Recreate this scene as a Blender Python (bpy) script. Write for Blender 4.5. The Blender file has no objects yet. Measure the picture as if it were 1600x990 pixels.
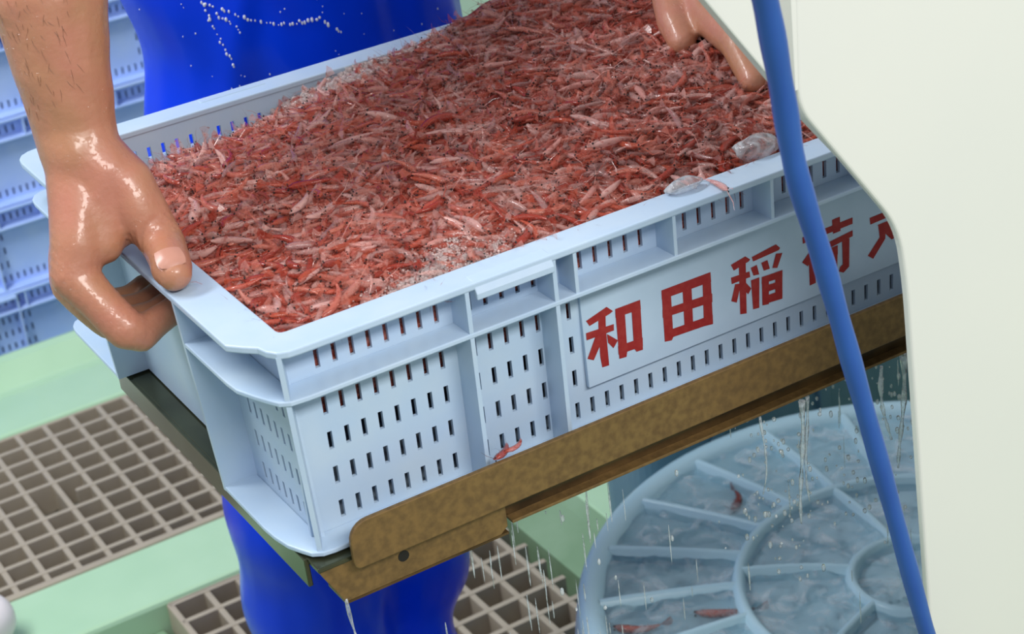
import bpy, bmesh, math, random
import numpy as np
from mathutils import Vector, Matrix, noise as mnoise
random.seed(7); rng = np.random.default_rng(7)
scene = bpy.context.scene
C = scene.collection

# ------------------------------------------------------------------ camera, world, lamps, exposure
ZR = 0.83                      # height of the crate's rim above the floor gratings
cam = bpy.data.objects.new('camera', bpy.data.cameras.new('camera'))
C.objects.link(cam)
cam.matrix_world = Matrix(((0.8515, 0.3239, -0.4122, -0.2971),
                           (-0.5115, 0.3408, -0.7888, -0.8312),
                           (-0.1150, 0.8826, 0.4559, 0.4525 + ZR),
                           (0, 0, 0, 1)))
cam.data.sensor_width = 36.0
cam.data.lens = 67.55
cam.data.clip_start = 0.02
cam.data.dof.use_dof = True
cam.data.dof.focus_distance = 1.16
cam.data.dof.aperture_fstop = 18.0
scene.camera = cam

world = bpy.data.worlds.new('hall_air'); scene.world = world; world.use_nodes = True
bg = world.node_tree.nodes['Background']
bg.inputs[0].default_value = (0.84, 0.90, 1.0, 1); bg.inputs[1].default_value = 0.50

def area(name, loc, target, sx, sy, power, col):
    l = bpy.data.lights.new(name, 'AREA'); l.shape = 'RECTANGLE'; l.size = sx; l.size_y = sy
    l.energy = power; l.color = col
    o = bpy.data.objects.new(name, l); C.objects.link(o)
    o.location = (loc[0], loc[1], loc[2] + ZR)
    d = Vector(target) - Vector(loc)
    o.rotation_euler = d.to_track_quat('-Z', 'Y').to_euler()
    return o
area('ceiling_lamp', (-0.8, -0.3, 2.2), (0.1, 0.25, 0), 0.5, 1.6, 7, (1.0, 0.98, 0.94))
area('ceiling_lamp', (-0.6, 0.95, 1.45), (0.2, 1.9, -0.45), 0.4, 1.3, 46, (0.94, 0.97, 1.0))
area('ceiling_lamp', (0.3, -2.3, 1.9), (0.35, 0.2, -0.2), 2.2, 0.5, 90, (1.0, 0.98, 0.94))
scene.view_settings.view_transform = 'Standard'
scene.view_settings.look = 'None'
scene.view_settings.gamma = 1.0
scene.view_settings.use_curve_mapping = False
scene.view_settings.exposure = 0.0
try: scene.cycles.transparent_max_bounces = 24
except Exception: pass

# ------------------------------------------------------------------ materials
def mat(name, col, rough=0.5, col2=None, nscale=20.0, nlo=0.4, nhi=0.6, detail=4, metal=0.0, spec=0.5,
        bump=0.0, bscale=60.0, bdist=0.002, coat=0.0, trans=0.0, ior=1.45, sss=0.0, sssr=(0.01, .005, .003),
        alpha=1.0, stretch=(1, 1, 1), rough2=None):
    m = bpy.data.materials.new(name); m.use_nodes = True
    nt = m.node_tree; b = nt.nodes['Principled BSDF']
    b.inputs['Base Color'].default_value = (*col, 1)
    b.inputs['Roughness'].default_value = rough
    b.inputs['Metallic'].default_value = metal
    b.inputs['Specular IOR Level'].default_value = spec
    b.inputs['IOR'].default_value = ior
    b.inputs['Coat Weight'].default_value = coat
    b.inputs['Coat Roughness'].default_value = 0.12
    b.inputs['Transmission Weight'].default_value = trans
    b.inputs['Alpha'].default_value = alpha
    if sss:
        b.inputs['Subsurface Weight'].default_value = sss
        b.inputs['Subsurface Radius'].default_value = sssr
        b.inputs['Subsurface Scale'].default_value = 1.0
    tc = nt.nodes.new('ShaderNodeTexCoord'); mp = nt.nodes.new('ShaderNodeMapping')
    mp.inputs['Scale'].default_value = stretch
    nt.links.new(tc.outputs['Object'], mp.inputs['Vector'])
    if col2 is not None:
        n = nt.nodes.new('ShaderNodeTexNoise'); n.inputs['Scale'].default_value = nscale
        n.inputs['Detail'].default_value = detail
        r = nt.nodes.new('ShaderNodeValToRGB')
        r.color_ramp.elements[0].position = nlo; r.color_ramp.elements[1].position = nhi
        r.color_ramp.elements[0].color = (*col, 1); r.color_ramp.elements[1].color = (*col2, 1)
        nt.links.new(mp.outputs[0], n.inputs['Vector']); nt.links.new(n.outputs['Fac'], r.inputs[0])
        nt.links.new(r.outputs[0], b.inputs['Base Color'])
        if rough2 is not None:
            mr = nt.nodes.new('ShaderNodeMapRange'); mr.inputs['From Min'].default_value = nlo
            mr.inputs['From Max'].default_value = nhi
            mr.inputs['To Min'].default_value = rough; mr.inputs['To Max'].default_value = rough2
            nt.links.new(n.outputs['Fac'], mr.inputs[0]); nt.links.new(mr.outputs[0], b.inputs['Roughness'])
    if bump:
        n2 = nt.nodes.new('ShaderNodeTexNoise'); n2.inputs['Scale'].default_value = bscale
        n2.inputs['Detail'].default_value = 3
        bp = nt.nodes.new('ShaderNodeBump'); bp.inputs['Strength'].default_value = bump
        bp.inputs['Distance'].default_value = bdist
        nt.links.new(mp.outputs[0], n2.inputs['Vector']); nt.links.new(n2.outputs['Fac'], bp.inputs['Height'])
        nt.links.new(bp.outputs[0], b.inputs['Normal'])
    return m

M = {}
M['crate'] = mat('pale_blue_plastic', (0.41, 0.535, 0.69), 0.36, (0.45, 0.56, 0.68), 35, .35, .7, bump=.12, bscale=120, bdist=.001, sss=.0)
M['crate_back'] = mat('periwinkle_plastic', (0.40, 0.56, 0.98), 0.4, (0.47, 0.62, 0.98), 25, .35, .7)
M['panel'] = mat('name_panel_plastic', (0.43, 0.55, 0.68), 0.42, (0.40, 0.52, 0.65), 40, .4, .7)
M['red_print'] = mat('red_paint', (0.27, 0.012, 0.012), 0.45, (0.32, 0.03, 0.025), 260, .45, .8)
M['steel'] = mat('stained_brown_steel', (0.225, 0.135, 0.048), 0.33, (0.150, 0.090, 0.034), 210, .36, .66, metal=.35, bump=.25, bscale=150, bdist=.001, detail=8, rough2=.5)
M['steel_dark'] = mat('wet_shaded_steel', (0.12, 0.07, 0.026), 0.25, (0.04, 0.025, 0.011), 40, .35, .7, metal=.35)  # brown steel with the recess shade put into its darker colour
M['steel_green'] = mat('wet_steel_mint_tint', (0.09, 0.10, 0.06), 0.18, (0.06, 0.065, 0.04), 30, .35, .7, metal=.7)  # green base colour paints in the reflection of the mint floor
M['pvc'] = mat('blue_pvc', (0.0, 0.040, 0.72), 0.26, (0.0, 0.033, 0.62), 9, .35, .65, spec=.2, bump=.12, bscale=30, bdist=.003)
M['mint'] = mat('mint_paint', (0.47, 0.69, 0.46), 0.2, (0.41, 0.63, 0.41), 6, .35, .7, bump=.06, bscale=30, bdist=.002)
M['mint_dark'] = mat('dark_green_paint', (0.20, 0.33, 0.19), 0.3, (0.28, 0.42, 0.27), 12, .35, .7)  # darker green than the mint, uneven by noise
M['pit'] = mat('wet_drain', (0.32, 0.285, 0.225), 0.35, (0.36, 0.32, 0.26), 20, .35, .7)
M['grating'] = mat('grey_grating', (0.42, 0.36, 0.275), 0.5, (0.375, 0.32, 0.245), 30, .35, .7)
M['hose'] = mat('blue_vinyl', (0.018, 0.078, 0.33), 0.42, (0.022, 0.095, 0.37), 30, .35, .7)
M['white'] = mat('cream_white_plastic', (0.69, 0.69, 0.625), 0.35, (0.665, 0.67, 0.615), 5, .35, .7)
M['tub'] = mat('sky_blue_plastic', (0.56, 0.80, 0.90), 0.28, (0.51, 0.75, 0.87), 14, .35, .7)
M['vat'] = mat('teal_plastic', (0.14, 0.27, 0.34), 0.3, (0.20, 0.34, 0.41), 16, .35, .7, stretch=(1, 1, .25))
M['boot'] = mat('white_rubber', (0.90, 0.83, 0.83), 0.35)
M['wall'] = mat('grey_wall_panel', (0.55, 0.60, 0.66), 0.6, (0.5, 0.55, 0.62), 3, .35, .7)
M['skin'] = mat('wet_skin', (0.40, 0.185, 0.098), 0.38, (0.43, 0.165, 0.105), 26, .36, .66, bump=.30, bscale=210, bdist=.0016, sss=.10, sssr=(.006, .0025, .0012), rough2=.5, coat=.34)
nt = M['skin'].node_tree; _b = nt.nodes['Principled BSDF']
_n = nt.nodes.new('ShaderNodeTexNoise'); _n.inputs['Scale'].default_value = 330; _n.inputs['Detail'].default_value = 1
_r = nt.nodes.new('ShaderNodeValToRGB'); _r.color_ramp.elements[0].position = .56; _r.color_ramp.elements[1].position = .70
_bp = nt.nodes.new('ShaderNodeBump'); _bp.inputs['Strength'].default_value = .9; _bp.inputs['Distance'].default_value = .0014
_tc = nt.nodes.new('ShaderNodeTexCoord')
nt.links.new(_tc.outputs['Object'], _n.inputs['Vector']); nt.links.new(_n.outputs['Fac'], _r.inputs[0])
nt.links.new(_r.outputs[0], _bp.inputs['Height']); nt.links.new(_bp.outputs[0], _b.inputs['Coat Normal'])
_b.inputs['Coat Roughness'].default_value = .10
M['nail'] = mat('thumb_nail', (0.47, 0.225, 0.165), 0.3)
M['hair'] = mat('black_hair', (0.02, 0.017, 0.015), 0.5)
M['arm_hair'] = mat('brown_hair', (0.15, 0.075, 0.042), 0.5)
M['shirt'] = mat('dark_shirt', (0.05, 0.06, 0.09), 0.8)
M['foam'] = mat('foam_bubble', (0.94, 0.84, 0.82), 0.06, trans=.74, ior=1.11, spec=.9)

def water_mat(name, tint, gloss, bump, bscale, air, ascale, alo, ahi, rough=0.03):
    """clear water: see-through, mirror-like at grazing angles, whitened where it carries air"""
    m = bpy.data.materials.new(name); m.use_nodes = True; nt = m.node_tree
    for n in list(nt.nodes): nt.nodes.remove(n)
    out = nt.nodes.new('ShaderNodeOutputMaterial'); mx = nt.nodes.new('ShaderNodeMixShader'); mx2 = nt.nodes.new('ShaderNodeMixShader')
    tr = nt.nodes.new('ShaderNodeBsdfTransparent'); tr.inputs[0].default_value = (*tint, 1)
    gl = nt.nodes.new('ShaderNodeBsdfGlossy'); gl.inputs['Roughness'].default_value = rough
    df = nt.nodes.new('ShaderNodeBsdfDiffuse'); df.inputs[0].default_value = (.82, .88, .92, 1)
    fr = nt.nodes.new('ShaderNodeFresnel'); fr.inputs[0].default_value = 1.33
    ad = nt.nodes.new('ShaderNodeMath'); ad.operation = 'ADD'; ad.inputs[1].default_value = gloss; ad.use_clamp = True
    tc = nt.nodes.new('ShaderNodeTexCoord')
    n2 = nt.nodes.new('ShaderNodeTexNoise'); n2.inputs['Scale'].default_value = bscale; n2.inputs['Detail'].default_value = 4
    n3 = nt.nodes.new('ShaderNodeTexNoise'); n3.inputs['Scale'].default_value = ascale; n3.inputs['Detail'].default_value = 5
    n3.inputs['Distortion'].default_value = 1.2
    mr = nt.nodes.new('ShaderNodeMapRange'); mr.inputs['From Min'].default_value = alo; mr.inputs['From Max'].default_value = ahi
    mr.inputs['To Max'].default_value = air
    bp = nt.nodes.new('ShaderNodeBump'); bp.inputs['Strength'].default_value = bump; bp.inputs['Distance'].default_value = .006
    nt.links.new(tc.outputs['Object'], n2.inputs['Vector']); nt.links.new(n2.outputs['Fac'], bp.inputs['Height'])
    nt.links.new(tc.outputs['Object'], n3.inputs['Vector']); nt.links.new(n3.outputs['Fac'], mr.inputs[0])
    nt.links.new(bp.outputs[0], gl.inputs['Normal']); nt.links.new(bp.outputs[0], fr.inputs['Normal'])
    nt.links.new(fr.outputs[0], ad.inputs[0]); nt.links.new(ad.outputs[0], mx.inputs[0])
    nt.links.new(tr.outputs[0], mx.inputs[1]); nt.links.new(gl.outputs[0], mx.inputs[2])
    nt.links.new(mr.outputs[0], mx2.inputs[0]); nt.links.new(mx.outputs[0], mx2.inputs[1]); nt.links.new(df.outputs[0], mx2.inputs[2])
    nt.links.new(mx2.outputs[0], out.inputs[0])
    return m
M['ice'] = water_mat('wet_jelly', (0.95, 0.90, 0.89), .05, .5, 160, .5, 90, .30, .70)
M['bead'] = mat('water_bead', (.95, .97, 1.0), .05, trans=.35, ior=1.33, spec=1.0)  # near-white base paints the glints into the beads
M['hole'] = mat('hole_shade', (.008, .006, .005), .5)  # near-black colour in place of the shade inside a hole
M['water'] = water_mat('running_water', (0.97, 0.99, 1.0), 0.06, 1.0, 34, .55, 30, .50, .72)
M['stream'] = water_mat('falling_water', (1, 1, 1), 0.05, .4, 90, .42, 140, .30, .60)

def shrimp_mat():
    """glassy flesh: half see-through, red pigment dots, wet gloss"""
    m = bpy.data.materials.new('sakura_shrimp'); m.use_nodes = True; nt = m.node_tree
    b = nt.nodes['Principled BSDF']; b.inputs['Roughness'].default_value = .16
    at = nt.nodes.new('ShaderNodeAttribute'); at.attribute_name = 'tint'
    tc = nt.nodes.new('ShaderNodeTexCoord')
    n = nt.nodes.new('ShaderNodeTexNoise'); n.inputs['Scale'].default_value = 560; n.inputs['Detail'].default_value = 2
    r = nt.nodes.new('ShaderNodeValToRGB'); r.color_ramp.elements[0].position = .55; r.color_ramp.elements[1].position = .66
    r.color_ramp.elements[0].color = (0, 0, 0, 1); r.color_ramp.elements[1].color = (1, 1, 1, 1)
    mx = nt.nodes.new('ShaderNodeMixRGB'); mx.inputs[2].default_value = (0.22, 0.022, 0.012, 1)
    ml = nt.nodes.new('ShaderNodeMath'); ml.operation = 'MULTIPLY'; ml.inputs[1].default_value = .7
    al = nt.nodes.new('ShaderNodeMath'); al.operation = 'MULTIPLY_ADD'; al.inputs[1].default_value = .35; al.use_clamp = True
    nt.links.new(tc.outputs['Object'], n.inputs['Vector']); nt.links.new(n.outputs['Fac'], r.inputs[0])
    nt.links.new(r.outputs[0], ml.inputs[0]); nt.links.new(ml.outputs[0], mx.inputs[0])
    nt.links.new(at.outputs['Color'], mx.inputs[1]); nt.links.new(mx.outputs[0], b.inputs['Base Color'])
    nt.links.new(r.outputs[0], al.inputs[0]); nt.links.new(at.outputs['Alpha'], al.inputs[2]); nt.links.new(al.outputs[0], b.inputs['Alpha'])
    return m
M['shrimp'] = shrimp_mat()
M['eye'] = mat('shrimp_eye', (0.012, 0.008, 0.008), .2)
M['paste'] = mat('shrimp_mass', (0.60, 0.19, 0.145), .2, (0.25, 0.034, 0.021), 130, .34, .66, bump=1.0, bscale=330, bdist=.005, detail=8)

# ------------------------------------------------------------------ builders
def origin(o):
    v = Vector((0, 0, 0))
    while o is not None:
        v += Vector(o.location); o = o.parent
    return v
def link(name, me, parent=None, loc=(0, 0, 0)):
    o = bpy.data.objects.new(name, me); C.objects.link(o); o.location = loc
    if parent is not None: o.parent = parent
    return o
def build(name, verts, faces, m, parent=None, loc=(0, 0, 0), smooth=False, bevel=0.0, seg=2, mats=None, midx=None):
    """verts in scene coordinates; the mesh is stored relative to its origin"""
    off = origin(parent) if parent is not None else Vector((0, 0, 0))
    off = off + Vector(loc)
    me = bpy.data.meshes.new(name)
    me.from_pydata([(v[0] - off.x, v[1] - off.y, v[2] - off.z) for v in verts], [], faces)
    for mm in (mats or [m]): me.materials.append(mm)
    if midx is not None: me.polygons.foreach_set('material_index', midx)
    if smooth: me.polygons.foreach_set('use_smooth', [True] * len(me.polygons))
    me.update()
    bm = bmesh.new(); bm.from_mesh(me); bmesh.ops.recalc_face_normals(bm, faces=bm.faces)
    if bevel:
        ed = [e for e in bm.edges if len(e.link_faces) == 2 and e.calc_face_angle(0) > .6]
        bmesh.ops.bevel(bm, geom=ed, offset=bevel, segments=seg, affect='EDGES', profile=.5)
    bm.to_mesh(me); bm.free()
    return link(name, me, parent, loc)
def empty(name, loc):
    o = bpy.data.objects.new(name, None); C.objects.link(o); o.location = loc; o.empty_display_size = .05
    return o
def tag(o, label=None, cat=None, group=None, kind=None):
    if label: o['label'] = label
    if cat: o['category'] = cat
    if group: o['group'] = group
    if kind: o['kind'] = kind
    return o
def boxvf(x0, x1, y0, y1, z0, z1):
    v = [(x0, y0, z0), (x1, y0, z0), (x1, y1, z0), (x0, y1, z0), (x0, y0, z1), (x1, y0, z1), (x1, y1, z1), (x0, y1, z1)]
    f = [(0, 3, 2, 1), (4, 5, 6, 7), (0, 1, 5, 4), (1, 2, 6, 5), (2, 3, 7, 6), (3, 0, 4, 7)]
    return v, f
def box(name, x0, x1, y0, y1, z0, z1, m, parent=None, loc=(0, 0, 0), bevel=0.0):
    return build(name, *boxvf(x0, x1, y0, y1, z0, z1), m, parent, loc, bevel=bevel)
def prism(poly, z0, z1, axis='z'):
    """extruded polygon; axis z: (x,y); axis y: (x,z) between y=z0,z1; axis x: (y,z)"""
    n = len(poly)
    def P(p, t):
        return (p[0], p[1], t) if axis == 'z' else (p[0], t, p[1]) if axis == 'y' else (t, p[0], p[1])
    v = [P(p, z0) for p in poly] + [P(p, z1) for p in poly]
    f = [tuple(range(n)), tuple(range(2 * n - 1, n - 1, -1))] + [(i, (i + 1) % n, n + (i + 1) % n, n + i) for i in range(n)]
    return v, f
def merge(parts):
    V, F = [], []
    for v, f in parts:
        k = len(V); V += list(v); F += [tuple(i + k for i in q) for q in f]
    return V, F
def tube(path, radii, n=10, cap=True):
    V, F = [], []
    pts = [Vector(p) for p in path]
    up = Vector((0.13, 0.9, 0.4)).normalized()
    for i, p in enumerate(pts):
        t = (pts[min(i + 1, len(pts) - 1)] - pts[max(i - 1, 0)]).normalized()
        a = t.cross(up).normalized(); b = t.cross(a).normalized()
        for k in range(n):
            an = 2 * math.pi * k / n
            V.append(tuple(p + (a * math.cos(an) + b * math.sin(an)) * radii[i]))
    for i in range(len(pts) - 1):
        for k in range(n):
            F.append((i * n + k, i * n + (k + 1) % n, (i + 1) * n + (k + 1) % n, (i + 1) * n + k))
    if cap:
        F.append(tuple(range(n))); F.append(tuple(range((len(pts) - 1) * n, len(pts) * n)))
    return V, F
def smoothpath(pts, k=8):
    P = [Vector(p) for p in pts]; out = []
    P = [P[0] * 2 - P[1]] + P + [P[-1] * 2 - P[-2]]
    for i in range(1, len(P) - 2):
        for j in range(k):
            t = j / k
            out.append(0.5 * ((2 * P[i]) + (P[i + 1] - P[i - 1]) * t + (2 * P[i - 1] - 5 * P[i] + 4 * P[i + 1] - P[i + 2]) * t * t
                       + (3 * P[i] - P[i - 1] - 3 * P[i + 1] + P[i + 2]) * t ** 3))
    out.append(P[-2]); return out
def uvsphere(c, r, nu=12, nv=8, sc=(1, 1, 1)):
    V = [(c[0], c[1], c[2] + r * sc[2])]; F = []
    for j in range(1, nv):
        th = math.pi * j / nv
        for i in range(nu):
            ph = 2 * math.pi * i / nu
            V.append((c[0] + r * sc[0] * math.sin(th) * math.cos(ph), c[1] + r * sc[1] * math.sin(th) * math.sin(ph), c[2] + r * sc[2] * math.cos(th)))
    V.append((c[0], c[1], c[2] - r * sc[2]))
    for i in range(nu): F.append((0, 1 + i, 1 + (i + 1) % nu))
    for j in range(nv - 2):
        for i in range(nu):
            a = 1 + j * nu + i; b = 1 + j * nu + (i + 1) % nu
            F.append((a, a + nu, b + nu, b))
    e = len(V) - 1
    for i in range(nu): F.append((e, 1 + (nv - 2) * nu + (i + 1) % nu, 1 + (nv - 2) * nu + i))
    return V, F
def limb(path, radii):
    """chain of rounded cones as closed pieces (for a voxel union)"""
    parts = []
    for i in range(len(path) - 1):
        parts.append(tube([path[i], path[i + 1]], [radii[i], radii[i + 1]], 16))
    for p, r in zip(path, radii): parts.append(uvsphere(p, r, 16, 10))
    return parts
def fuse(name, parts, voxel, smooth_it, m, parent=None, loc=(0, 0, 0), displace=None, factor=.5):
    V, F = merge(parts)
    me = bpy.data.meshes.new('tmp'); me.from_pydata(V, [], F); me.update()
    bm = bmesh.new(); bm.from_mesh(me); bmesh.ops.recalc_face_normals(bm, faces=bm.faces); bm.to_mesh(me); bm.free()
    o = bpy.data.objects.new('tmp', me); C.objects.link(o)
    r = o.modifiers.new('r', 'REMESH'); r.mode = 'VOXEL'; r.voxel_size = voxel
    s = o.modifiers.new('s', 'SMOOTH'); s.factor = factor; s.iterations = smooth_it
    dg = bpy.context.evaluated_depsgraph_get(); dg.update()
    ev = o.evaluated_get(dg); out = bpy.data.meshes.new_from_object(ev)
    bpy.data.objects.remove(o); bpy.data.meshes.remove(me)
    n = len(out.vertices); co = np.empty(n * 3, np.float32); out.vertices.foreach_get('co', co); co = co.reshape(-1, 3)
    if displace is not None:
        nr = np.empty(n * 3, np.float32); out.vertices.foreach_get('normal', nr); nr = nr.reshape(-1, 3)
        co = co + nr * displace(co)[:, None]
    off = (origin(parent) if parent is not None else Vector()) + Vector(loc)
    co = co - np.array(off, np.float32)
    out.vertices.foreach_set('co', co.astype(np.float32).ravel())
    out.name = name; out.materials.clear(); out.materials.append(m)
    out.polygons.foreach_set('use_smooth', [True] * len(out.polygons)); out.update()
    return link(name, out, parent, loc)
def roundpoly(pts, rad, k=7):
    out = []; n = len(pts)
    for i in range(n):
        p0, p1, p2 = Vector(pts[i - 1]), Vector(pts[i]), Vector(pts[(i + 1) % n]); r = rad[i]
        if r == 0: out.append(tuple(p1)); continue
        a = p1 + (p0 - p1).normalized() * r; b = p1 + (p2 - p1).normalized() * r
        for j in range(k + 1):
            t = j / k; out.append(tuple(a * (1 - t) ** 2 + p1 * 2 * t * (1 - t) + b * t * t))
    return out
def copy_tree(o, parent=None):
    c = o.copy(); C.objects.link(c); c.parent = parent
    for ch in list(o.children): copy_tree(ch, c)
    return c

# ------------------------------------------------------------------ the setting: drains, mint painted floor, curb
FZ = -0.83
def struct(o): o['kind'] = 'structure'; return o
struct(box('floor', -2.2, 3.2, -1.6, 1.74, FZ - .12, FZ - .075, M['pit'], loc=(0, 0, FZ - .12)))
struct(box('trim_1', -2.2, 3.2, 1.052, 1.178, FZ - .075, FZ + .002, M['mint'], loc=(.5, 1.1, FZ - .075), bevel=.006))
struct(box('trim_2', -2.2, 3.2, 1.575, 1.69, FZ - .075, FZ + .003, M['mint'], loc=(.5, 1.63, FZ - .075), bevel=.006))
curb = [(1.69, FZ - .075), (1.69, FZ + .000), (1.715, FZ - .004), (1.748, FZ + .026), (1.762, FZ + .030), (1.775, FZ + .026), (1.78, FZ - .075)]
struct(build('trim_3', *prism(curb, -2.2, 3.2, 'x'), M['mint'], loc=(.5, 1.74, FZ - .075), bevel=.004))
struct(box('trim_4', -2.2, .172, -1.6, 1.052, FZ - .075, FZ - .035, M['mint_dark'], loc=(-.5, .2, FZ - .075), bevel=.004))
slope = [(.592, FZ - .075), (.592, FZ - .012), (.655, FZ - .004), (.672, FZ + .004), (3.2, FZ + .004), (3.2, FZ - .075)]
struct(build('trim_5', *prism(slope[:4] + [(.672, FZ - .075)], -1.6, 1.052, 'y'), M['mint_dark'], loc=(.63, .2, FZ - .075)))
struct(box('trim_6', .672, 3.2, -1.6, 1.052, FZ - .075, FZ + .004, M['mint'], loc=(1.5, .2, FZ - .075), bevel=.004))
struct(box('floor', -2.2, 3.2, 1.78, 4.2, FZ - .12, FZ - .04, M['mint'], loc=(0, 3, FZ - .12)))
struct(box('wall_back', -2.2, 3.2, 4.2, 4.3, FZ - .12, 2.2, M['wall'], loc=(0, 4.25, FZ - .12)))

# gratings: every bar is a piece of its own
def tbar(length, top, bot, depth, along):
    h = length / 2
    sec = [(-top / 2, 0), (top / 2, 0), (bot / 2, -depth), (-bot / 2, -depth)]
    v, f = prism(sec, -h, h, 'x')                    # section in (y,z), runs along x
    if along == 'y': v = [(-a[1], a[0], a[2]) for a in v]
    me = bpy.data.meshes.new('grating_bar'); me.from_pydata(v, [], f); me.materials.append(M['grating'])
    bm = bmesh.new(); bm.from_mesh(me); bmesh.ops.recalc_face_normals(bm, faces=bm.faces); bm.to_mesh(me); bm.free()
    return me
def grating(name, xs, ys, x0, x1, y0, y1, label, gap=None, edge=None):
    root = empty(name, ((x0 + x1) / 2, (y0 + y1) / 2, FZ - .044)); tag(root, label, 'grating', 'floor drain gratings')
    mx = tbar(x1 - x0, .0072, .0054, .040, 'x'); my = tbar(y1 - y0, .0072, .0054, .040, 'y')
    def put(me, x, y):
        o = link('bar', me, root); o.location = Vector((x, y, FZ - (.0006 if me is my else 0))) - root.location
    for y in ys:
        if gap and abs(y - gap[1]) < .01:
            put(tbar(gap[0] - x0, .0072, .0054, .040, 'x'), (x0 + gap[0]) / 2, y)
            put(tbar(x1 - gap[2], .0072, .0054, .040, 'x'), (x1 + gap[2]) / 2, y)
        else: put(mx, (x0 + x1) / 2, y)
    for x in xs: put(my, x, (y0 + y1) / 2)
    if edge:
        for (ex0, ex1, ey0, ey1) in edge:
            box('edge_bar', ex0, ex1, ey0, ey1, FZ - .04, FZ, M['grating'], root, bevel=.002)
    return root
P = .0400
xs1 = [.163 + P * (k - 16) for k in range(40)]
ys1 = [1.531 - P * k for k in range(9)]
grating('floor_grating', xs1, ys1, xs1[0] - .01, xs1[-1] + .01, 1.186, 1.571,
        'long beige floor grating with one broken bar, left of the crate', gap=(.163 - P + .004, 1.531 - 4 * P, .163 + .018),
        edge=[(xs1[0] - .01, xs1[-1] + .01, 1.181, 1.193), (xs1[0] - .01, xs1[-1] + .01, 1.5695, 1.5745)])
xs2 = [.511 - .0405 * k for k in range(8)] + [.5515]
ys2 = [.829 + .0425 * k for k in range(-34, 6)]
grating('floor_grating', xs2, ys2, .181, .572, -.62, 1.046,
        'beige floor grating under the worker in the blue waders', edge=[(.181, .572, 1.040, 1.048), (.179, .187, -.62, 1.046)])

# ------------------------------------------------------------------ the crate
L, W, H = .64, .392, .13
XW, YW, TH = .0075, .019, .0025
WE = .0165
def inset(z): return -z / H
SX0, SP, SN = .0282, (L - 2 * .0282) / 56, 57
SLOTX = [SX0 + SP * k for k in range(SN)]
ROWS = [-.0204, -.0497, -.0720, -.0944, -.1166]
SW, SH = .00145, .0056
def slotted(name, slots, u0, u1, place, m, parent):
    """thin wall in (u,z) with real slots; place(u,z,depth)->xyz"""
    us = sorted(set([u0, u1] + [a for s in slots for a in (s[0] - SW, s[0] + SW)]))
    zs = sorted(set([-.0015, -H] + [a for s in slots for a in (s[1] - SH, s[1] + SH)]))
    idx = {}; V = []; F = []
    hole = {(us.index(s[0] - SW), zs.index(s[1] - SH)) for s in slots}
    nu, nz = len(us), len(zs)
    for d in (0, 1):
        for i in range(nu):
            for j in range(nz):
                idx[(i, j, d)] = len(V); V.append(place(us[i], zs[j], d * TH))
    solid = lambda i, j: 0 <= i < nu - 1 and 0 <= j < nz - 1 and (i, j) not in hole
    for i in range(nu - 1):
        for j in range(nz - 1):
            if not solid(i, j): continue
            F.append((idx[i, j, 0], idx[i + 1, j, 0], idx[i + 1, j + 1, 0], idx[i, j + 1, 0]))
            F.append((idx[i, j, 1], idx[i, j + 1, 1], idx[i + 1, j + 1, 1], idx[i + 1, j, 1]))
            for (di, dj, a, b) in ((-1, 0, (i, j), (i, j + 1)), (1, 0, (i + 1, j), (i + 1, j + 1)), (0, -1, (i, j), (i + 1, j)), (0, 1, (i, j + 1), (i + 1, j + 1))):
                if not solid(i + di, j + dj):
                    F.append((idx[a[0], a[1], 0], idx[b[0], b[1], 0], idx[b[0], b[1], 1], idx[a[0], a[1], 1]))
    return build(name, V, F, m, parent)
def corner_out(z, sharp):
    t = inset(z); we = WE - .007 * t; s = .004 * t
    if sharp: c = [(-we, .0305), (-.0105, .0225), (-.0045, .0158), (-.0030, .009), (.0006, .0030), (.006, .0005), (.013, 0)]
    else: c = [(-we, .046), (-we + .0008, .034), (-.0105 + s, .021), (-.0068 + s, .012), (-.0035 + s, .0048), (.002 + s, .001), (.013, 0)]
    return [(x, y + s) for x, y in c]
def rear_out(z):
    t = inset(z); we = WE - .007 * t; s = .004 * t
    c = [(-we, .030), (-we, .019), (-we + .0012, .011), (-we + .0045, .005), (-we + .010, .0012), (-.001, .0), (.013, 0)]
    return [(x, y + s) for x, y in c]
def corner_in(z, x, y, r):
    t = .004 * inset(z); x += t; y += t
    return [(x, y + r + .012), (x, y + r + .006), (x, y + r), (x + r * .15, y + r * .45), (x + r * .45, y + r * .15), (x + r, y), (x + r + .006, y)]
def mir(pts, fx, fy):
    q = [(L - x if fx else x, W - y if fy else y) for x, y in pts]
    return q[::-1] if fx != fy else q
def full(c, rear=None):
    rear = rear or c
    return mir(c, False, False) + mir(c, True, False) + mir(rear, True, True) + mir(rear, False, True)
def ring_prism(out, inn, z0, z1, close=True):
    n = len(out); V = []
    for z in (z0, z1):
        V += [(x, y, z) for x, y in out] + [(x, y, z) for x, y in inn]
    F = []
    for i in range(n if close else n - 1):
        j = (i + 1) % n
        F += [(i, j, n + j, n + i), (2 * n + i, 3 * n + i, 3 * n + j, 2 * n + j), (i, 2 * n + i, 2 * n + j, j), (n + i, n + j, 3 * n + j, 3 * n + i)]
    if not close:
        for i in (0, n - 1): F.append((i, n + i, 3 * n + i, 2 * n + i))
    return V, F
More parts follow.
